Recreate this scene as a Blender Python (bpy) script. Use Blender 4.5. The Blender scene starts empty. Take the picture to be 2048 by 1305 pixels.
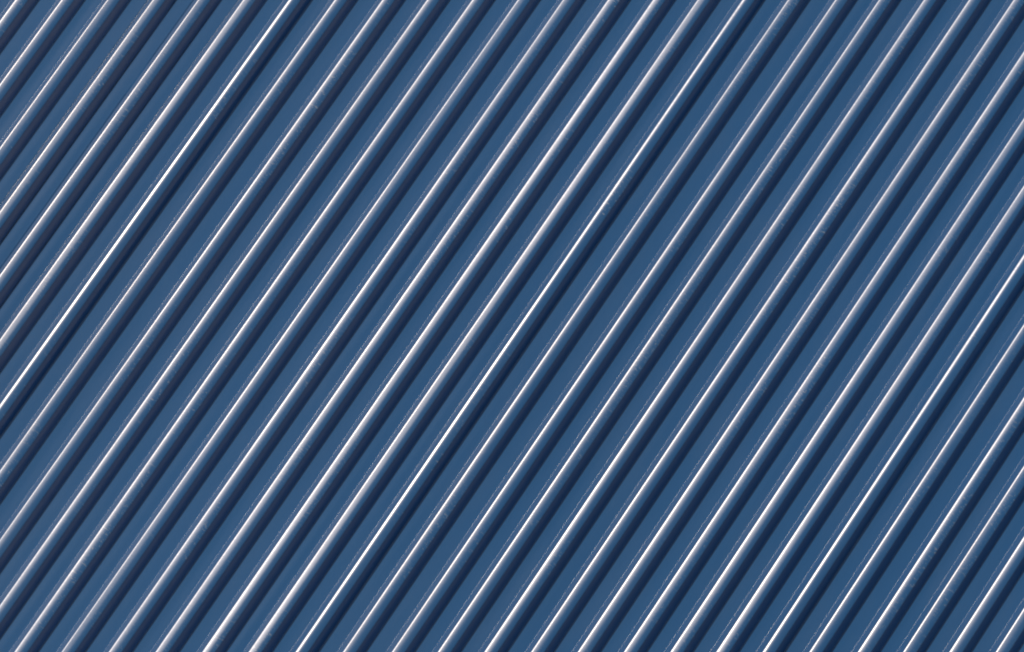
import bpy, math, random
import numpy as np
from mathutils import Matrix, Vector

sc = bpy.context.scene
C = sc.collection
R = math.radians

# ------------------------------------------------------------------ camera
YAW, PITCH, ROLL, FPX = R(-5.05), R(12.88), R(34.44), 9000.0
CAM = Vector((1.9952, -11.4525 - 0.030, 1.60))
F = Vector((math.sin(YAW) * math.cos(PITCH), math.cos(YAW) * math.cos(PITCH), math.sin(PITCH)))
Rt = Vector((math.cos(YAW), -math.sin(YAW), 0))
Up = Rt.cross(F)
rx = Rt * math.cos(ROLL) + Up * math.sin(ROLL)
ux = -Rt * math.sin(ROLL) + Up * math.cos(ROLL)
cam_d = bpy.data.cameras.new('camera')
cam = bpy.data.objects.new('camera', cam_d)
C.objects.link(cam)
cam.matrix_world = Matrix(((rx.x, ux.x, -F.x, CAM.x), (rx.y, ux.y, -F.y, CAM.y),
                           (rx.z, ux.z, -F.z, CAM.z), (0, 0, 0, 1)))
cam_d.sensor_fit = 'HORIZONTAL'
cam_d.sensor_width = 36.0
cam_d.lens = FPX / 2048 * 36.0
cam_d.clip_end = 3000
sc.camera = cam

# ------------------------------------------------------------------ sky, sun, exposure
SUN_ACROSS, SUN_EL = R(38.5), R(11.3)          # left of the wall's normal, above the horizon
to_sun = Vector((-math.sin(SUN_ACROSS) * math.cos(SUN_EL), -math.cos(SUN_ACROSS) * math.cos(SUN_EL), math.sin(SUN_EL)))
world = bpy.data.worlds.new('World')
sc.world = world
world.use_nodes = True
wn = world.node_tree
sky = wn.nodes.new('ShaderNodeTexSky')
sky.sky_type = 'NISHITA'
sky.sun_disc = False
sky.air_density, sky.dust_density, sky.ozone_density = 1.0, 0.0, 1.7   # clean dry air
sky.sun_elevation = SUN_EL
sky.sun_rotation = math.atan2(to_sun.x, to_sun.y)
wn.links.new(sky.outputs[0], wn.nodes['Background'].inputs[0])
wn.nodes['Background'].inputs[1].default_value = 0.075
sun_d = bpy.data.lights.new('sun', 'SUN')
sun_d.energy = 3.6
sun_d.angle = R(0.53)
sun_d.color = (1.0, 0.81, 0.63)
sun = bpy.data.objects.new('sun', sun_d)
C.objects.link(sun)
sun.rotation_euler = to_sun.to_track_quat('Z', 'Y').to_euler()
sun.location = to_sun * 30
sc.cycles.filter_width = 2.1
sc.cycles.blur_glossy = 0.3
sc.cycles.sample_clamp_indirect = 0.1
sc.view_settings.view_transform = 'Standard'
sc.view_settings.look = 'None'
sc.view_settings.exposure = 0.0
sc.view_settings.gamma = 1.0
sc.view_settings.use_curve_mapping = False


# ------------------------------------------------------------------ materials
def nodes(name):
    m = bpy.data.materials.new(name)
    m.use_nodes = True
    nt = m.node_tree
    return m, nt, nt.nodes['Principled BSDF']


def N(nt, t, **kw):
    n = nt.nodes.new(t)
    for k, v in kw.items():
        setattr(n, k, v)
    return n


def paint_material():
    m, nt, b = nodes('blue_paint')
    L = nt.links.new
    geo = N(nt, 'ShaderNodeNewGeometry')

    def noise(scale, vec=(1, 1, 1), detail=3.0, rough=0.55, dist=0.0):
        mp = N(nt, 'ShaderNodeMapping')
        mp.inputs['Scale'].default_value = vec
        L(geo.outputs['Position'], mp.inputs['Vector'])
        t = N(nt, 'ShaderNodeTexNoise')
        t.inputs['Scale'].default_value = scale
        t.inputs['Detail'].default_value = detail
        t.inputs['Roughness'].default_value = rough
        t.inputs['Distortion'].default_value = dist
        L(mp.outputs[0], t.inputs['Vector'])
        return t.outputs['Fac']

    def ramp(src, a, b_, lo=0.0, hi=1.0):
        r = N(nt, 'ShaderNodeMapRange')
        r.inputs['From Min'].default_value = a
        r.inputs['From Max'].default_value = b_
        r.inputs['To Min'].default_value = lo
        r.inputs['To Max'].default_value = hi
        L(src, r.inputs['Value'])
        return r.outputs['Result']

    def mix(fac, a, c):
        x = N(nt, 'ShaderNodeMix', data_type='RGBA')
        L(fac, x.inputs[0])
        for s, v in ((6, a), (7, c)):
            if isinstance(v, tuple):
                x.inputs[s].default_value = v
            else:
                L(v, x.inputs[s])
        return x.outputs[2]

    def math_(op, a, c):
        x = N(nt, 'ShaderNodeMath', operation=op)
        for s, v in ((0, a), (1, c)):
            if isinstance(v, (int, float)):
                x.inputs[s].default_value = v
            else:
                L(v, x.inputs[s])
        return x.outputs[0]

    # colour: slight unevenness of the coating, a thin film of dust, light scuffs, dark specks
    col = mix(ramp(noise(1.1, (1.0, 1.0, 0.35), 4), 0.3, 0.7), (0.0130, 0.086, 0.254, 1), (0.0165, 0.097, 0.280, 1))
    dust = ramp(noise(9.0, (1.0, 1.0, 0.25), 6, 0.65), 0.45, 0.8, 0.0, 0.045)
    col = mix(dust, col, (0.30, 0.32, 0.34, 1))
    sep = N(nt, 'ShaderNodeSeparateXYZ')
    L(geo.outputs['Position'], sep.inputs[0])
    proud = ramp(sep.outputs['Y'], -0.0245, -0.0265)          # the crowns, which are what gets rubbed
    patch = math_('MULTIPLY', ramp(noise(4.0, (1.6, 1.6, 0.7), 3), 0.48, 0.64), proud)
    strokes = ramp(noise(170.0, (0.5, 0.5, 2.2), 2, 0.5, 0.5), 0.63, 0.72)
    flecks = ramp(noise(260.0, (1, 1, 1), 1, 0.5), 0.70, 0.76)
    scuff = math_('MULTIPLY', math_('MAXIMUM', strokes, flecks), patch)
    col = mix(math_('MULTIPLY', scuff, 0.42), col, (0.52, 0.54, 0.57, 1))
    dark = ramp(noise(75.0, (1, 1, 0.8), 2, 0.5), 0.755, 0.79, 0.0, 0.35)
    col = mix(dark, col, (0.012, 0.03, 0.06, 1))
    L(col, b.inputs['Base Color'])
    rg = ramp(noise(26.0, (0.7, 0.7, 0.5), 6, 0.7), 0.3, 0.75, 0.335, 0.395)
    grain = ramp(noise(130.0, (0.6, 0.6, 1.5), 3, 0.6), 0.35, 0.7, -0.025, 0.03)
    L(math_('ADD', rg, grain), b.inputs['Roughness'])
    b.inputs['Metallic'].default_value = 0.08
    b.inputs['Specular IOR Level'].default_value = 1.0
    # the coating is rolled on: fine cross marks spread its gloss along the ribs
    b.inputs['Anisotropic'].default_value = 0.74
    tan = N(nt, 'ShaderNodeCombineXYZ')
    tan.inputs['Z'].default_value = 1.0
    L(tan.outputs[0], b.inputs['Tangent'])
    b.inputs['Coat Weight'].default_value = 0.22
    cr = ramp(noise(40.0, (0.9, 0.9, 0.6), 5, 0.7), 0.3, 0.75, 0.15, 0.20)
    L(cr, b.inputs['Coat Roughness'])
    b.inputs['Coat IOR'].default_value = 1.5
    # fine orange peel and very slight dents
    bump = N(nt, 'ShaderNodeBump')
    bump.inputs['Strength'].default_value = 0.004
    bump.inputs['Distance'].default_value = 0.0006
    L(noise(150.0, (0.8, 0.8, 0.8), 3, 0.6), bump.inputs['Height'])
    bump2 = N(nt, 'ShaderNodeBump')
    bump2.inputs['Strength'].default_value = 0.06
    bump2.inputs['Distance'].default_value = 0.0012
    L(noise(7.0, (1.2, 1.2, 0.35), 2, 0.5), bump2.inputs['Height'])
    L(bump.outputs[0], bump2.inputs['Normal'])
    L(bump2.outputs[0], b.inputs['Normal'])
    L(bump2.outputs[0], b.inputs['Coat Normal'])
    return m


def ground_material():
    m, nt, b = nodes('ground')
    L = nt.links.new
    geo = N(nt, 'ShaderNodeNewGeometry')
    t = N(nt, 'ShaderNodeTexNoise')
    t.inputs['Scale'].default_value = 1.4
    t.inputs['Detail'].default_value = 8
    L(geo.outputs['Position'], t.inputs['Vector'])
    r = N(nt, 'ShaderNodeValToRGB')
    r.color_ramp.elements[0].position = 0.35
    r.color_ramp.elements[0].color = (0.085, 0.075, 0.062, 1)
    r.color_ramp.elements[1].position = 0.7
    r.color_ramp.elements[1].color = (0.15, 0.13, 0.105, 1)
    L(t.outputs['Fac'], r.inputs[0])
    L(r.outputs[0], b.inputs['Base Color'])
    b.inputs['Roughness'].default_value = 0.9
    return m


PAINT = paint_material()
GROUND = ground_material()


# ------------------------------------------------------------------ helpers
def link(name, me, parent=None):
    o = bpy.data.objects.new(name, me)
    C.objects.link(o)
    o.parent = parent
    return o


def sheet_mesh(name, rows, zs, mat, thick=0.0007):
    """rows: for each z a list of (x, y) profile points; gives a smooth strip with real thickness"""
    n, k = len(rows[0]), len(zs)
    v = [(x, y, z) for row, z in zip(rows, zs) for x, y in row]
    f = [(i + j * n, i + 1 + j * n, i + 1 + (j + 1) * n, i + (j + 1) * n) for j in range(k - 1) for i in range(n - 1)]
    me = bpy.data.meshes.new(name)
    me.from_pydata(v, [], f)
    me.polygons.foreach_set('use_smooth', [True] * len(f))
    me.materials.append(mat)
    me.update()
    return me


def solid(o, thick=0.0007):
    s = o.modifiers.new('thickness', 'SOLIDIFY')
    s.thickness = thick
    s.offset = -1.0
    s.use_rim = False
    return o


# ------------------------------------------------------------------ the ground
g = 400.0
me = bpy.data.meshes.new('ground')
me.from_pydata([(-g, -g, 0), (g, -g, 0), (g, g, 0), (-g, g, 0)], [], [(0, 1, 2, 3)])
me.materials.append(GROUND)
gr = link('ground', me)
gr['kind'] = 'structure'

# ------------------------------------------------------------------ profiled sheets
P = 0.100                 # rib pitch
H = 0.0255                # rib height at the shoulders
FLANK_L = R(63.0)         # steeper on the left
FLANK = R(57.5)           # flank slope
WALL_H = 7.0
ZS = [WALL_H * i / 56 for i in range(57)]
CREST = 0.0310            # width of the crown between the bends
OFF = [-0.028, -0.012, 0.034, 0.014, 0.012, 0.014, 0.012, 0.004, -0.004, -0.016]


def wob(rng, n=3, lo=0.5, hi=4.0):
    """a smooth random function of height"""
    t = [(rng.uniform(lo, hi), rng.uniform(0, 6.28), rng.uniform(0.5, 1.0)) for _ in range(n)]
    s = sum(a for _, _, a in t)
    return lambda z: sum(a * math.sin(w * z + p) for w, p, a in t) / s


def tilt_profile(keys, step):
    """walk along the metal: keys = [(length, tilt at the end)], returns points relative to the start.
    tilt is the angle of the surface normal towards the left, so height grows while it is positive"""
    x = y = 0.0
    pts = [(0.0, 0.0)]
    a = keys[0]
    for ln, end in keys[1:]:
        n = max(2, step if abs(end - a) > 0.03 else 2)
        for i in range(n):
            t = (i + 0.5) / n
            ang = a + (end - a) * t
            x += math.cos(ang) * ln / n
            y += math.sin(ang) * ln / n
            pts.append((x, y))
        a = end
    return pts


LEAN = {-2: -5.5, -1: -5.0, 0: -1.3, 1: 1.2, 2: 3.0, 3: 4.0}   # sheets do not sit quite in one plane


def rib_rows(i, rng, lap=False, lean=0.0):
    k = i / 9.0
    w1, w2, w3 = wob(rng), wob(rng), wob(rng, 2, 0.4, 1.6)
    jit = rng.uniform(-1, 1)
    jl = rng.uniform(-0.8, 0.8)
    rows = []
    for z in ZS:
        ta = R((27.0 if lap else 25.0) + 1.0 * w1(z))
        tb = R((15.5 if lap else 12.4 + 2.6 * k) + lean + jl + 0.6 * jit + 1.2 * w2(z))
        wa = 0.0032 + 0.0006 * w1(z) if not lap else 0.0040
        tc = R((8.0 if lap else 7.6 + 3.8 * k) + 0.8 * lean + jl)
        td = R(-10.0)
        wd = CREST - wa - 0.0036
        wc = 0.007 if lap else 0.009 + 0.003 * k
        fl = (H - 0.0020) / math.sin(FLANK_L)
        keys = [0.0, (0.0010, 0.0), (0.0012, FLANK_L), (fl, FLANK_L), (0.0016, ta), (wa, tb), (wc, tc),
                (wd - wc, td), (0.0024, -FLANK)]
        pts = tilt_profile(keys, 7)
        top = pts[-1][1]
        # right flank runs down to the pan and turns flat again
        dn = 0.0012 / 2
        fr = (top - math.sin(FLANK / 2) * 0.0012) / math.sin(FLANK)
        x, y = pts[-1]
        pts += [(x + math.cos(FLANK) * fr / 2, y - math.sin(FLANK) * fr / 2),
                (x + math.cos(FLANK) * fr, y - math.sin(FLANK) * fr)]
        x, y = pts[-1]
        for q in range(7):
            ang = -FLANK * (1 - (q + 0.5) / 7)
            x += math.cos(ang) * 0.0012 / 7
            y += math.sin(ang) * 0.0012 / 7
            pts.append((x, y))
        pts.append((x + 0.001, 0.0))
        pts[-2] = (pts[-2][0], 0.0)
        # put the left shoulder at x = 0
        sh = 0.0010 + 0.0012 * 0.85 + fl * math.cos(FLANK_L) + 0.0016
        dx = 0.0003 * w3(z)
        rows.append([(px - sh + dx, -py) for px, py in pts])
    return rows


wall = link('cladding_wall', None)
wall.location = (1.0, 0, 0)
wall['label'] = 'wall clad in glossy blue painted ribbed metal sheets lit by low sun'
wall['category'] = 'wall'
wall['kind'] = 'thing'
WX = 1.0

GAP = 0.0016              # how far a lapping sheet stands off the rib below it
rng = random.Random(11)
for s in range(-2, 4):
    sheet = link('sheet', None, wall)
    sheet.location = (s * 10 * P - WX, 0, 0)
    ribs = []
    for i in range(10):
        x0 = (i + OFF[i]) * P
        rows = rib_rows(i, rng, lap=(i == 0), lean=LEAN[s])
        ribs.append((x0, rows))
    # foot lines of neighbouring ribs bound the pans
    for i in range(10):
        x0, rows = ribs[i]
        if i == 0:
            # the lapping rib: stands off by the metal's thickness, its free edge stops just above the pan
            cut = []
            for row in rows:
                r2 = [(x, y - GAP) for x, y in row]
                keep = [p for j, p in enumerate(r2) if j > 11]
                p0, p1 = r2[8], r2[12]
                t = 0.14
                q = (p0[0] + (p1[0] - p0[0]) * t, p0[1] + (p1[1] - p0[1]) * t)
                ca, sa = math.cos(FLANK_L), math.sin(FLANK_L)
                hem = [(q[0] + sa * .0007, q[1] + ca * .0007), (q[0] + sa * .0006 - ca * .0001, q[1] + ca * .0006 + sa * .0001),
                       (q[0] + sa * .0001 - ca * .0001, q[1] + ca * .0001 + sa * .0001), q,
                       (q[0] + ca * .0001, q[1] - sa * .0001)]
                keep = hem + keep
                m = len(keep)
                # bring the right foot back down to the pan
                keep = [(x, y + GAP * max(0.0, min(1.0, (j - (m - 11)) / 6.0))) for j, (x, y) in enumerate(keep)]
                keep[-1] = (keep[-1][0], 0.0)
                keep[-2] = (keep[-2][0], 0.0)
                cut.append(keep)
            o = solid(link('rib', sheet_mesh('rib', cut, ZS, PAINT), sheet))
        else:
            o = solid(link('rib', sheet_mesh('rib', rows, ZS, PAINT), sheet))
        o.location = (x0, 0, 0)
        # the pan to the right of this rib
        nxt = ribs[i + 1] if i < 9 else (None, None)
        xn = nxt[0] if i < 9 else (10 + OFF[0]) * P
        left = [row[-1][0] for row in rows]
        if i < 9:
            right = [row[0][0] + xn - x0 for row in nxt[1]]
        else:
            right = [ribs[0][1][j][0][0] + xn - x0 for j in range(len(ZS))]
        wp = wob(rng)
        prow = []
        for j, z in enumerate(ZS):
            a, b_ = left[j], right[j]
            d = 0.0008 * wp(z)
            prow.append([(a + (b_ - a) * t, -d * math.sin(math.pi * t) ** 2) for t in (0, .08, .2, .35, .5, .65, .8, .92, 1)])
        pan = solid(link('pan', sheet_mesh('pan', prow, ZS, PAINT), sheet))
        pan.location = (x0, 0, 0)
    # the edge that slips under the next sheet's first rib: foot bend, flank and crown
    under = []
    for row in ribs[0][1]:
        under.append(row[:-24])
    o = solid(link('side_lap', sheet_mesh('side_lap', under, ZS, PAINT), sheet))
    o.location = ((10 + OFF[0]) * P, 0, 0)
